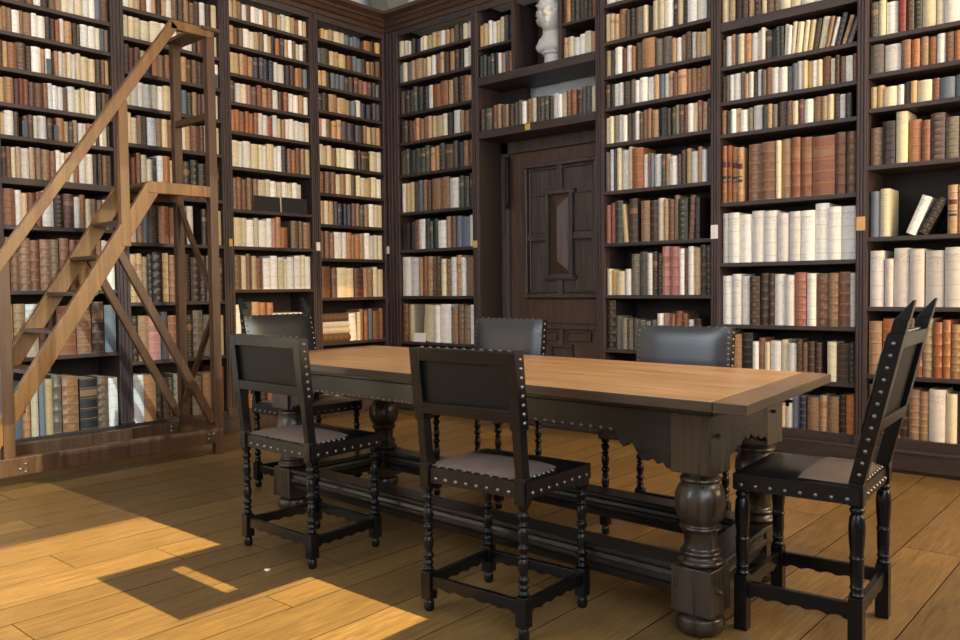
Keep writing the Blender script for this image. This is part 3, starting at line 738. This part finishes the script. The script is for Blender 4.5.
def chair(kind, lab, loc, rot, wr=.40, wf=.43, dp=.345, seat=.503, top=.945):
    A = kind == 'A'; LA = kind in 'AC'
    e = empty('dining_chair', (loc[0], loc[1], 0), rad(rot)); tag(e, lab, 'chair', 'studded leather chairs around the table')
    yr, yf = -dp/2, dp/2
    rx, fx = wr/2, wf/2
    legp = LEG_A if LA else LEG_B; lz0, lz1 = (.145, .445) if LA else (.185, .470)
    sr0, bh = (seat-.058, .0205) if LA else (.474, .0215)
    lean = .045 if A else .135
    # legs (front ones first)
    for sx in (-1, 1):
        q = MB(); c = (sx*fx, yf)
        if LA: q.lathe(FOOT_A, c, 14); q.box(c[0]-bh, c[0]+bh, c[1]-bh, c[1]+bh, .044, lz0)
        else: q.box(c[0]-bh, c[0]+bh, c[1]-bh, c[1]+bh, 0, lz0)
        q.lathe(legp, c, 14); q.box(c[0]-bh, c[0]+bh, c[1]-bh, c[1]+bh, lz1, seat-.012)
        q.obj('leg', M_BLK, e, sharp=40, bevel=.002)
    for sx in (-1, 1):
        q = MB(); c = (sx*rx, yr)
        if LA: q.lathe(FOOT_A, c, 14); q.box(c[0]-bh, c[0]+bh, c[1]-bh, c[1]+bh, .044, lz0)
        else: q.box(c[0]-bh, c[0]+bh, c[1]-bh, c[1]+bh, 0, lz0)
        q.lathe(legp, c, 14); q.box(c[0]-bh, c[0]+bh, c[1]-bh, c[1]+bh, lz1, seat+.01)
        # raking back post, thicker where the leather is nailed round it
        def pt(z): return yr - lean*max(0, (z-seat))/(top-seat)
        zb = .69 if A else .70
        def hx(z0, z1, hw, d0, d1):
            a, b = pt(z0), pt(z1)
            q.hexa([(c[0]-hw,a-d0,z0),(c[0]+hw,a-d0,z0),(c[0]+hw,a+d1,z0),(c[0]-hw,a+d1,z0)], [(c[0]-hw,b-d0,z1),(c[0]+hw,b-d0,z1),(c[0]+hw,b+d1,z1),(c[0]-hw,b+d1,z1)])
        hx(seat, zb, .0165, .018, .02)
        if A: hx(zb, top, .022, .021, .026)
        else:
            hx(zb-.16, 1.0, .021, .02, .024)
            a, b, b2 = pt(1.0), pt(1.04), pt(top)
            hx(1.0, 1.04, .0185, .0195, .021)
            q.hexa([(c[0]-.020,b-.021,1.038),(c[0]+.020,b-.021,1.038),(c[0]+.020,b+.023,1.038),(c[0]-.020,b+.023,1.038)], [(c[0]-.013,b2-.022,top),(c[0]+.013,b2-.022,top),(c[0]+.013,b2-.016,top),(c[0]-.013,b2-.016,top)])
        q.obj('leg', M_BLK, e, sharp=40, bevel=.002)
    # stretchers
    s0, s1 = (.084, .130) if LA else (.112, .165)
    for a, b in (((-rx+.02,yr),(rx-.02,yr)), ((-fx+.02,yf),(fx-.02,yf)), ((-rx,yr+.02),(-fx,yf-.02)), ((rx,yr+.02),(fx,yf-.02))):
        q = MB(); scallop(q, a, b, .02, s0, s1); q.obj('stretcher', M_BLK, e, bevel=.0015)
    # seat: slightly domed leather over the rails
    q = MB(); n = 10; ex = .024; vs = []; fs = []
    for j in range(n+1):
        t = j/n; y = lerp(yr-.012, yf+ex, t); hw = lerp(rx+ex, fx+ex, t)
        for i in range(n+1):
            s_ = -1+2*i/n; edge = (1-abs(s_)**4)*(1-abs(2*t-1)**4)
            vs.append((s_*hw, y, seat-.004+.016*edge))
    for j in range(n):
        for i in range(n):
            a = j*(n+1)+i; fs.append((a, a+1, a+n+2, a+n+1))
    nb_ = len(vs)
    ringi = [i for i in range(n+1)] + [j*(n+1)+n for j in range(1, n+1)] + [n*(n+1)+i for i in range(n-1, -1, -1)] + [j*(n+1) for j in range(n-1, 0, -1)]
    for i in ringi: vs.append((vs[i][0], vs[i][1], sr0))
    m_ = len(ringi)
    for i in range(m_):
        j = (i+1) % m_; fs.append((ringi[j], ringi[i], nb_+i, nb_+j))
    fs.append(tuple(nb_+i for i in range(m_-1, -1, -1))[::-1])
    q.add(vs, fs, 0, True); q.obj('seat', M_LEA, e, sharp=50)
    # brown panel on the rear seat: reflected light put into the leather's colour
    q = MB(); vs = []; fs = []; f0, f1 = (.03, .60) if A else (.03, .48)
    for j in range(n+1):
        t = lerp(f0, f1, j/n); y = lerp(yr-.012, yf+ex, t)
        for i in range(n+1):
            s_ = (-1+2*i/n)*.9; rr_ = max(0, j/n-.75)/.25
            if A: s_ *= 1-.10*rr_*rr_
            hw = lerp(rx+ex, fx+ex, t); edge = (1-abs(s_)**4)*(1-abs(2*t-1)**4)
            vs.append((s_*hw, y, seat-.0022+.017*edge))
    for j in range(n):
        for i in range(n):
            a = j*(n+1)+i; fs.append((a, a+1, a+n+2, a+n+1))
    q.add(vs, fs, 0, True); p = q.obj('seat_sheen', M_SEAT_SHEEN, e); p['label'] = 'lighter brown patch of reflected light on the leather'
    # back: two rails and a leather panel, padded towards the sitter
    def pt(z): return yr - lean*max(0, (z-seat))/(top-seat)
    b0, b1 = (.715, top) if A else (.70, 1.0)
    def rail(z0, z1, d0, d1):
        q = MB(); a, b = pt(z0), pt(z1); w = rx-.018
        q.hexa([(-w,a-d0,z0),(w,a-d0,z0),(w,a+d1,z0),(-w,a+d1,z0)], [(-w,b-d0,z1),(w,b-d0,z1),(w,b+d1,z1),(-w,b+d1,z1)]); q.obj('back_rail', M_BLK, e, bevel=.002)
    rail(b1-.045, b1, .02, .024); rail(b0, b0+.04, .02, .024)
    q = MB(); vs = []; fs = []; nx, nz = 12, 8
    for j in range(nz+1):
        z = lerp(b0, b1+.001, j/nz)
        for i in range(nx+1):
            s_ = -1+2*i/nx; ed = (1-abs(s_)**6)*(1-abs(2*j/nz-1)**6)
            vs.append((s_*(rx+.02), pt(z)+.0265+.017*ed, z))
    for j in range(nz):
        for i in range(nx):
            a = j*(nx+1)+i; fs.append((a+1, a, a+nx+1, a+nx+2))
    q.add(vs, fs, 0, True); q.obj('backrest', M_SHINE if A else M_LEA, e)
    q = MB(); a, b = pt(b0+.03), pt(b1-.04); w = rx-.015
    q.hexa([(-w,a-.004,b0+.03),(w,a-.004,b0+.03),(w,a+.02,b0+.03),(-w,a+.02,b0+.03)], [(-w,b-.004,b1-.04),(w,b-.004,b1-.04),(w,b+.02,b1-.04),(-w,b+.02,b1-.04)]); q.obj('back_panel', M_BACKL, e)
    # nail heads along seat rails, posts and the edge of the back
    q = MB(); r = .0074
    def line(p, s_, n, nrm, ends=True):
        for i in range(n):
            t = (i+.5)/n; q.dome(V(p).lerp(V(s_), t), nrm, r)
    zn = (seat+sr0)/2-.012
    line((-rx-.02,yr-.0125,zn),(rx+.02,yr-.0125,zn), 10, (0,-1,0)); line((-fx-.02,yf+ex+.0005,zn),(fx+.02,yf+ex+.0005,zn), 10, (0,1,0))
    for sx in (-1, 1):
        line((sx*(rx+ex+.0005),yr,zn),(sx*(fx+ex+.0005),yf+.02,zn), 8, (sx,0,0))
        zz1 = b1-.01
        xo = (.0225 if A else .0215)
        line((sx*(rx+xo), pt(seat+.02)+.0, seat+.02) if not A else (sx*(rx+xo), pt(zb_ := .70)+.004, .70), (sx*(rx+xo), pt(zz1)+.004, zz1), 8 if A else 12, (sx,0,0))
        line((sx*(rx+.008), pt(b0)+.028, b0+.005), (sx*(rx+.008), pt(zz1)+.028, zz1), 9, (0,1,0))
    line((-rx, pt(b1)+.028, b1-.012), (rx, pt(b1)+.028, b1-.012), 10, (0,1,0))
    line((-rx, pt(b1)+.004, b1+.001), (rx, pt(b1)+.004, b1+.001), 11, (0,0,1))
    # patch edge nails on the seat
    line((-rx*.85, yr+.0, seat-.001), (rx*.85, yr+.0, seat-.001), 9, (0,0,1))
    if A: line((rx*.98, yr+.03, seat+.0025), (rx*1.0, yr+.19, seat+.0025), 6, (.3,0,1))
    q.obj('studs', M_NAIL, e)
    return e
chair('A', 'black studded chair with its back to us, nearer the ladder', (-2.968, 2.252), -1, wr=.476, wf=.431, dp=.36, seat=.512, top=.955)
chair('A', 'black studded chair with its back to us at middle of table', (-1.850, 2.245), 2.4, wr=.415, wf=.425, dp=.352, seat=.524)
chair('B', 'tall chair with pointed posts at the right end of the table', (-.965, 2.818), 93.8, wr=.379, wf=.379, dp=.356, seat=.53, top=1.10)
chair('C', 'tall chair with pointed posts at the ladder end of the table', (-3.93, 2.955), -92, wr=.435, wf=.435, dp=.375, seat=.5, top=1.10)
chair('A', 'studded leather chair across the table, in front of the door', (-2.945, 3.43), 180, wr=.445, wf=.445, seat=.515, top=.972)
chair('A', 'studded leather chair across the table, facing us before the books', (-1.845, 3.41), 182, wr=.44, wf=.43, seat=.508, top=.953)

# ------------------------------------------------------------------ oak table
TB = empty('library_table', (-2.39, 2.859, 0), rad(-1.8)); tag(TB, 'long dark oak table on bulbous turned legs', 'table')
TBM = Matrix.Translation((-2.39, 2.859, 0)) @ Matrix.Rotation(rad(-1.8), 4, 'Z'); TBI = TBM.inverted()
zt = .799; tt = .034
def tl(p): return TBI @ V((p[0], p[1], 0))
FRc, BRc, BLc, FLc = tl((-.985,2.31)), tl((-1.072,3.315)), tl((-3.87,3.43)), tl((-3.86,2.42))
def quad_slab(q, a, b, c, d, z0, z1):
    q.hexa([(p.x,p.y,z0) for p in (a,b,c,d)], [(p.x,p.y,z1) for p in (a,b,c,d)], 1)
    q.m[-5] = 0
def L2(a, b, t): return a.lerp(b, t)
eb = .11                                   # breadboard ends
tR = eb/(FRc-FLc).length
F1, B1 = L2(FRc, FLc, tR), L2(BRc, BLc, tR); F0, B0 = L2(FLc, FRc, tR), L2(BLc, BRc, tR)
q = MB(); nP = 5
for i in range(nP):
    a, b = i/nP+.0012, (i+1)/nP-.0012
    if i == 0: a = 0
    if i == nP-1: b = 1
    quad_slab(q, L2(F0,B0,a), L2(F1,B1,a), L2(F1,B1,b), L2(F0,B0,b), zt-tt, zt)
q.obj('tabletop', [M_TTOP, M_TEDGE], TB, bevel=.003)
for nm, a, b, c, d in (('end_board', F1, FRc, BRc, B1), ('end_board', FLc, F0, B0, BLc)):
    q = MB(); quad_slab(q, a+(b-a)*.012, b, c, d+(c-d)*.012, zt-tt, zt); q.obj(nm, [M_TEND, M_TEDGE], TB, bevel=.003)
# moulding under the top
lx, ly = 1.165, .3135
q = MB(); q.box(-lx-.10, lx+.10, -ly-.095, ly+.095, zt-tt-.03, zt-tt); q.obj('under_moulding', M_TRAIL, TB, bevel=.006)
# legs
LEGP = [(0,.050),(.006,.066),(.022,.079),(.042,.082),(.060,.076),(.068,.060),(.072,.056),(.078,.062)]
LEGQ = [(.228,.060),(.236,.074),(.246,.074),(.254,.062),(.262,.058),(.268,.066),(.276,.066),(.284,.054),(.30,.052),(.335,.055),(.345,.062),(.352,.070),(.358,.070),(.364,.060),(.372,.064),(.385,.074),(.405,.081),(.435,.085),(.465,.082),(.487,.073),(.498,.064),(.504,.058),(.508,.066),(.516,.068),(.524,.058),(.532,.052),(.540,.058)]
hb = .071
LEGS = {(-1,-1): (-lx,-ly), (1,-1): (lx+.008,-ly), (1,1): (lx-.07,ly-.02), (-1,1): (-lx,ly)}
def between(a, b, off=0):
    # frame whose x runs from leg a to leg b, origin midway, y pointing out of the frame; returns matrix and clear length
    a, b = V((*a,0)), V((*b,0)); x = (b-a).normalized(); y = V((x.y,-x.x,0)); m = (a+b)/2 + y*off
    return Matrix(((x.x,y.x,0,m.x),(x.y,y.y,0,m.y),(0,0,1,0),(0,0,0,1))), (b-a).length-2*hb
SIDES = [((-1,-1),(1,-1)), ((1,1),(-1,1))]; ENDS = [((1,-1),(1,1)), ((-1,1),(-1,-1))]
for sx, sy in ((-1,-1),(1,-1),(1,1),(-1,1)):
    q = MB(); c = LEGS[(sx,sy)]
    q.lathe(LEGP, c, 24); q.box(c[0]-hb, c[0]+hb, c[1]-hb, c[1]+hb, .076, .228); q.lathe(LEGQ, c, 28); q.box(c[0]-hb, c[0]+hb, c[1]-hb, c[1]+hb, .538, zt-tt-.03)
    lg = q.obj('leg', M_TLEG, TB, sharp=35, bevel=.003)
    for zp, rp, hp in ((.155, .009, .016), (.665, .007, .013)):
        q = MB(); q.lathe([(0,rp),(hp*.75,rp),(hp,rp*.65)], (0,0), 10, 0, Matrix.Translation((c[0]+sx*hb, c[1]-.02, zp)) @ Matrix.Rotation(rad(90*sx), 4, 'Y')); q.obj('peg', M_TLEG, lg)
# aprons with shaped lower edges
def apron_poly(L, z1, z0, zb):
    # straight middle at z0, brackets stepping down to zb near the legs
    pts = []
    def br(sgn):
        o = []
        X = L/2
        o += [(X, zb), (X-0.022, zb+.004), (X-0.036, zb+.022), (X-0.054, zb+.012), (X-0.072, zb+.03), (X-0.094, zb+.018), (X-0.119, zb+.02), (X-0.137, zb+.045), (X-0.155, zb+.075), (X-0.169, zb+.07), (X-0.189, zb+.055), (X-0.205, zb+.068), (X-0.216, zb+.098), (X-0.220, z0)]
        return [(sgn*x, z) for x, z in o]
    right = br(1); left = br(-1)[::-1]
    return [(-L/2, z1), (-L/2, zb)][:1] + left[::-1][:0] + [(x, z) for x, z in sorted(left+right, key=lambda p: p[0])] + [(L/2, z1)]
z1 = zt-tt-.03
for a, b in SIDES:
    Mx, L = between(LEGS[a], LEGS[b], .045); q = MB()
    q.prism(apron_poly(L, z1, .645, .54), -.016, .016, Mx)
    n = 42
    for i in range(n):
        x = lerp(-L/2+.24, L/2-.24, i/(n-1)); q.dome((x, .017, .652), (0, 1, 0), .008, 1, Mx)
    q.obj('apron', [M_TRAIL, M_NAIL], TB, bevel=.002)
for a, b in ENDS:
    Mx, L = between(LEGS[a], LEGS[b], .045); q = MB()
    pts = [(-L/2, z1)]; nn = 16
    for i in range(nn+1):
        t = i/nn; zz_ = .60 - .05*abs(2*t-1) + .022*abs(math.sin(t*math.pi*6)); pts.append((-L/2+t*L, zz_))
    pts.append((L/2, z1))
    q.prism(pts, -.016, .016, Mx)
    q.obj('apron', M_TRAIL, TB, bevel=.002)
# heavy moulded box stretchers
def moulded(q, L, M):
    pr = [(-.055,.228),(.055,.228),(.062,.222),(.062,.21),(.05,.2),(.054,.185),(.062,.178),(.062,.165),(.045,.15),(.04,.125),(.03,.118),(-.03,.118),(-.04,.125),(-.045,.15),(-.062,.165),(-.062,.178),(-.054,.185),(-.05,.2),(-.062,.21),(-.062,.222)]
    q.prism(pr, -L/2, L/2, M)
for a, b in SIDES+ENDS:
    Mx, L = between(LEGS[a], LEGS[b]); q = MB(); moulded(q, L+.004, Mx @ Matrix.Rotation(rad(90), 4, 'Z')); q.obj('stretcher', M_TRAIL, TB, bevel=.002)
bx_, by_ = LEGS[(1,1)]
q = MB(); q.beam((bx_+hb, by_+.045, .70), (bx_+hb+.05, by_+.045, .70), .012, .012, (0,1,0)); q.beam((bx_+hb+.03, by_+.045, .68), (bx_+hb+.03, by_+.045, .725), .012, .012, (0,1,0)); q.obj('iron_catch', M_IRON, TB, bevel=.002)

# ------------------------------------------------------------------ library steps (wooden ladder with platform)
LN, LF = -5.20, -5.66
LD = empty('library_ladder', (-5.43, 2.4, 0)); tag(LD, 'wooden library ladder with handrail and platform against the left bookcases', 'ladder')
LDM = Matrix.Translation((5.43, -2.4, 0))
def lob(q, name, m, bevel=.004):
    q.v = [LDM @ p for p in q.v]; return q.obj(name, m, LD, bevel=bevel)
for xx in (LN, LF):
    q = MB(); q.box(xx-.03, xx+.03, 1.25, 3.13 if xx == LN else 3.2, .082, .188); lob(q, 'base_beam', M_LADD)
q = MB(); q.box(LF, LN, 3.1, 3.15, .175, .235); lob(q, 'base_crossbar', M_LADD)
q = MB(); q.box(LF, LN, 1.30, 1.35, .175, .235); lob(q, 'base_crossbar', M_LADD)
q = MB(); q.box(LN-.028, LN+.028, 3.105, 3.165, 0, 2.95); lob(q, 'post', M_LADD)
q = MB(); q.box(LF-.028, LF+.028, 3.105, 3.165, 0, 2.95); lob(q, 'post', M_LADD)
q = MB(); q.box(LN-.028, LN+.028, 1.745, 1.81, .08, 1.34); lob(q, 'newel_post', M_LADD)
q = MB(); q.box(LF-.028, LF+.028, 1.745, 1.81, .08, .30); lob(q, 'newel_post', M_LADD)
q = MB(); q.box(LN-.026, LN+.026, 2.475, 2.535, 1.44, 2.37); lob(q, 'baluster', M_LAD)
q = MB(); q.beam((LN+.012, 1.45, .88), (LN+.012, 2.868, 2.93), .045, .064, (1,0,0)); q.beam((LN+.012, 2.84, 2.925), (LN+.012, 3.15, 2.925), .045, .062, (1,0,0)); lob(q, 'handrail', M_LAD)
q = MB(); q.box(LF-.04, LN+.045, 3.06, 3.2, 2.94, 2.965); lob(q, 'top_board', M_LADD)
q = MB(); q.box(LF, LN, 3.11, 3.155, 2.34, 2.385); lob(q, 'guard_rail', M_LADD)
for xx, m in ((LN, M_LAD), (LF, M_LAD)):
    q = MB(); q.beam((xx, 1.62, .17), (xx, 2.705, 1.845), .042, .10, (1,0,0)); lob(q, 'stringer', m)
k = (1.845-.17)/(2.705-1.62)
for z in (.45, .68, .91, 1.14, 1.37, 1.60):
    y = 1.62+(z-.17)/k
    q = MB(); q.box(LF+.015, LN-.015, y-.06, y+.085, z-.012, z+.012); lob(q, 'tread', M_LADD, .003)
q = MB(); q.box(LF-.02, LN-.02, 2.66, 3.12, 1.845, 1.87); lob(q, 'platform', M_LADD)
for xx in (LN, LF):
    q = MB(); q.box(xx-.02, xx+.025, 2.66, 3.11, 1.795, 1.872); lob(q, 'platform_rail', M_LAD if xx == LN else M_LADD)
for xx in (LN, LF):
    q = MB(); q.beam((xx, 2.44, 1.45), (xx, 3.10, .23), .035, .055, (1,0,0)); lob(q, 'brace', M_LADD)
q = MB(); q.beam((LF, 3.13, 1.80), (LN, 3.13, 1.10), .035, .03, (0,1,0)); lob(q, 'brace', M_LADD)
q = MB(); q.beam((LN, 3.13, 1.0), (LF, 3.13, .30), .035, .03, (0,1,0)); lob(q, 'brace', M_LADD)
for xx, pts in ((LN, ((1.83,.12),(1.86,.145),(1.86,.10),(3.05,.12),(3.09,.15),(3.05,.15))), (LF, ((1.77,.14),(3.02,.13),(3.02,.16),(3.06,.165)))):
    for y, z in pts:
        q = MB(); q.dome((xx+.031, y, z), (1,0,0), .011, seg=10); lob(q, 'bolt', M_NAIL, 0)

# paper scrap on the floor
q = MB(); q.hexa([(-.012,-.008,.0008),(.013,-.007,.0008),(.011,.009,.0008),(-.01,.008,.0008)], [(-.01,-.007,.006),(.012,-.006,.003),(.01,.008,.007),(-.009,.007,.004)]); o = q.obj('paper_scrap', M_PAPER, None, loc=(-2.86, 1.935, 0)); tag(o, 'tiny white paper scrap on the floor boards', 'scrap')

# ------------------------------------------------------------------ marble bust above the door
def bust():
    e = empty('marble_bust', (-4.02, Y0+.16, 2.955), rad(14)); e.scale = (1.42,)*3; tag(e, 'white marble portrait bust on a round socle above the door', 'bust')
    # local: face towards -y
    q = MB(); q.lathe([(0,.062),(.012,.062),(.016,.056),(.05,.053),(.066,.054),(.07,.066),(.08,.068),(.086,.06)], (0,0), 28); q.obj('socle', M_MARB, e, sharp=40)
    q = MB(); nz, na = 30, 40; vs = []; fs = []
    # chest and neck as one surface
    prof = [(.08,.05,.045,0),(.086,.08,.06,0),(.094,.096,.07,0),(.108,.104,.076,0),(.125,.103,.077,0),(.142,.096,.072,.0),(.157,.084,.066,-.002),(.17,.07,.06,-.004),(.183,.064,.058,-.004),(.20,.062,.058,-.002),(.225,.062,.058,.002),(.25,.062,.058,.008),(.28,.06,.06,.01)]
    for z, a_, b_, oy in prof:
        for k_ in range(na):
            t = 2*math.pi*k_/na; x = a_*math.cos(t); y = b_*math.sin(t)
            fold = 1 + .045*math.sin(9*t + z*120)*(1 if z < .175 and y < 0 else 0)*(z > .09)
            vs.append((x*fold, y*fold+oy, z))
    n_ = len(prof)
    for i in range(n_-1):
        for k_ in range(na):
            k2 = (k_+1) % na; fs.append((i*na+k_, i*na+k2, (i+1)*na+k2, (i+1)*na+k_))
    fs.append(tuple(range(na))[::-1]); q.add(vs, fs, 0, True); q.obj('bust_torso', M_MARB, e)
    # head
    q = MB(); nu, nv = 72, 60; vs = []; fs = []; cz = .286
    rh = random.Random(3)
    def g(a, b, s): return math.exp(-((a-b)/s)**2)
    for j in range(nv+1):
        ph = -math.pi/2 + math.pi*j/nv; sz = math.sin(ph); cz_ = math.cos(ph)
        for i in range(nu):
            th = 2*math.pi*i/nu
            x, y = cz_*math.sin(th), -cz_*math.cos(th)      # th=0 faces -y
            z = sz
            fwd = max(0, -y)
            W = .086; D = .1; H = .108
            jaw = 1 - .24*max(0, -z-.15)/.85*(1 if True else 0)
            X, Y, Z = x*W*jaw, y*D*(jaw if y > 0 else 1), z*H
            # back of skull fuller, chin forward
            if y > 0 and z < -.35: Y *= 1-.45*(-z-.35)/.65
            f_ = fwd**2
            lx_ = x
            nose = g(lx_, 0, .16)*g(z, -.08, .17)*f_
            bridge = g(lx_, 0, .13)*g(z, .1, .14)*f_
            brow = (g(lx_, .36, .28)+g(lx_, -.36, .28))*g(z, .20, .07)*f_
            eye = (g(lx_, .36, .15)+g(lx_, -.36, .15))*g(z, .085, .075)*f_
            ball = (g(lx_, .36, .09)+g(lx_, -.36, .09))*g(z, .085, .045)*f_
            lip = g(lx_, 0, .24)*(g(z, -.37, .035)+g(z, -.46, .045))*f_
            mouth = g(lx_, 0, .27)*g(z, -.415, .02)*f_
            chin = g(lx_, 0, .26)*g(z, -.70, .15)*f_
            cheek = (g(lx_, .52, .2)+g(lx_, -.52, .2))*g(z, -.12, .2)*f_
            Y -= .032*nose + .013*bridge + .013*brow - .034*eye + .020*ball + .015*lip - .016*mouth + .014*chin + .006*cheek
            # curls over the skull and brow
            hair = 1 if (z > .46-.12*(abs(lx_)**2) and y < 0) or (y >= -.12 and z > -.38) else 0
            if hair:
                cu = .012+.016*math.sin(13*th+5*math.sin(9*ph))*math.sin(20*ph+3*math.sin(7*th))
                s_ = 1+cu/.09; X *= s_; Y *= s_; Z *= 1+.5*cu/.09
            vs.append((X, Y-.012, Z+cz))
    for j in range(nv):
        for i in range(nu):
            i2 = (i+1) % nu; fs.append((j*nu+i, j*nu+i2, (j+1)*nu+i2, (j+1)*nu+i))
    q.add(vs, fs, 0, True); hd = q.obj('head', M_MARB, e)
    for sx in (-1, 1):
        q = MB(); prof = [(-.006,.004),(-.004,.014),(.0,.017),(.005,.013),(.007,.004)]
        Mx = Matrix.Translation((sx*.080, .004, cz-.005)) @ Matrix.Rotation(rad(90), 4, 'Y') @ Matrix.Diagonal((1.55, 1, 1, 1)); q.lathe(prof, (0,0), 14, 0, Mx); q.obj('ear', M_MARB, hd)
    return e
bust()

# ------------------------------------------------------------------ light: sun and sky through the windows, plus an added warm fill
sun_d = bpy.data.lights.new('sun', 'SUN'); sun = bpy.data.objects.new('sun', sun_d); COL.objects.link(sun)
sun_d.energy = 15.5; sun_d.color = (1.0, .79, .42); sun_d.angle = rad(.12)
sun.rotation_euler = V((-1, 0, -TS)).to_track_quat('-Z', 'Y').to_euler(); sun.location = (6, 1, 5)
w = bpy.data.worlds.new('sky'); scene.world = w; w.use_nodes = True
nt = w.node_tree; bg = nt.nodes['Background']; bg.inputs[0].default_value = (.80, .90, 1.0, 1); bg.inputs[1].default_value = 5.6
def portal(loc, sx, sy, rot):
    d = bpy.data.lights.new('window_portal', 'AREA'); d.shape = 'RECTANGLE'; d.size = sx; d.size_y = sy; d.cycles.is_portal = True
    o = bpy.data.objects.new('window_portal', d); COL.objects.link(o); o.location = loc; o.rotation_euler = rot
for y0, y1, z0, z1 in HR:
    portal((XR+.26, (y0+y1)/2, (z0+z1)/2), z1-z0, y1-y0, (0, rad(90), 0))
for x0, x1, z0, z1 in HB:
    portal(((x0+x1)/2, YB-.26, (z0+z1)/2), x1-x0, z1-z0, (rad(90), 0, 0))
def fill_light(loc, sx, sy, rot, watts, col):  # added warm area light for the back-right floor; no blind hangs there
    d = bpy.data.lights.new('warm_fill', 'AREA'); d.shape = 'RECTANGLE'; d.size = sx; d.size_y = sy; d.energy = watts; d.color = col
    o = bpy.data.objects.new('warm_fill', d); COL.objects.link(o); o.location = loc; o.rotation_euler = rot
fill_light((XR+.05, 4.4, 2.95), 4.0, 1.45, (0, rad(90), 0), 170, (1.0, .74, .44))
vs_ = scene.view_settings; vs_.view_transform = 'Standard'; vs_.look = 'None'; vs_.gamma = 1; vs_.use_curve_mapping = False; vs_.exposure = 0.72
scene.cycles.use_denoising = True; scene.cycles.max_bounces = 8; scene.cycles.diffuse_bounces = 5; scene.cycles.caustics_reflective = False; scene.cycles.caustics_refractive = False; scene.cycles.sample_clamp_indirect = 6
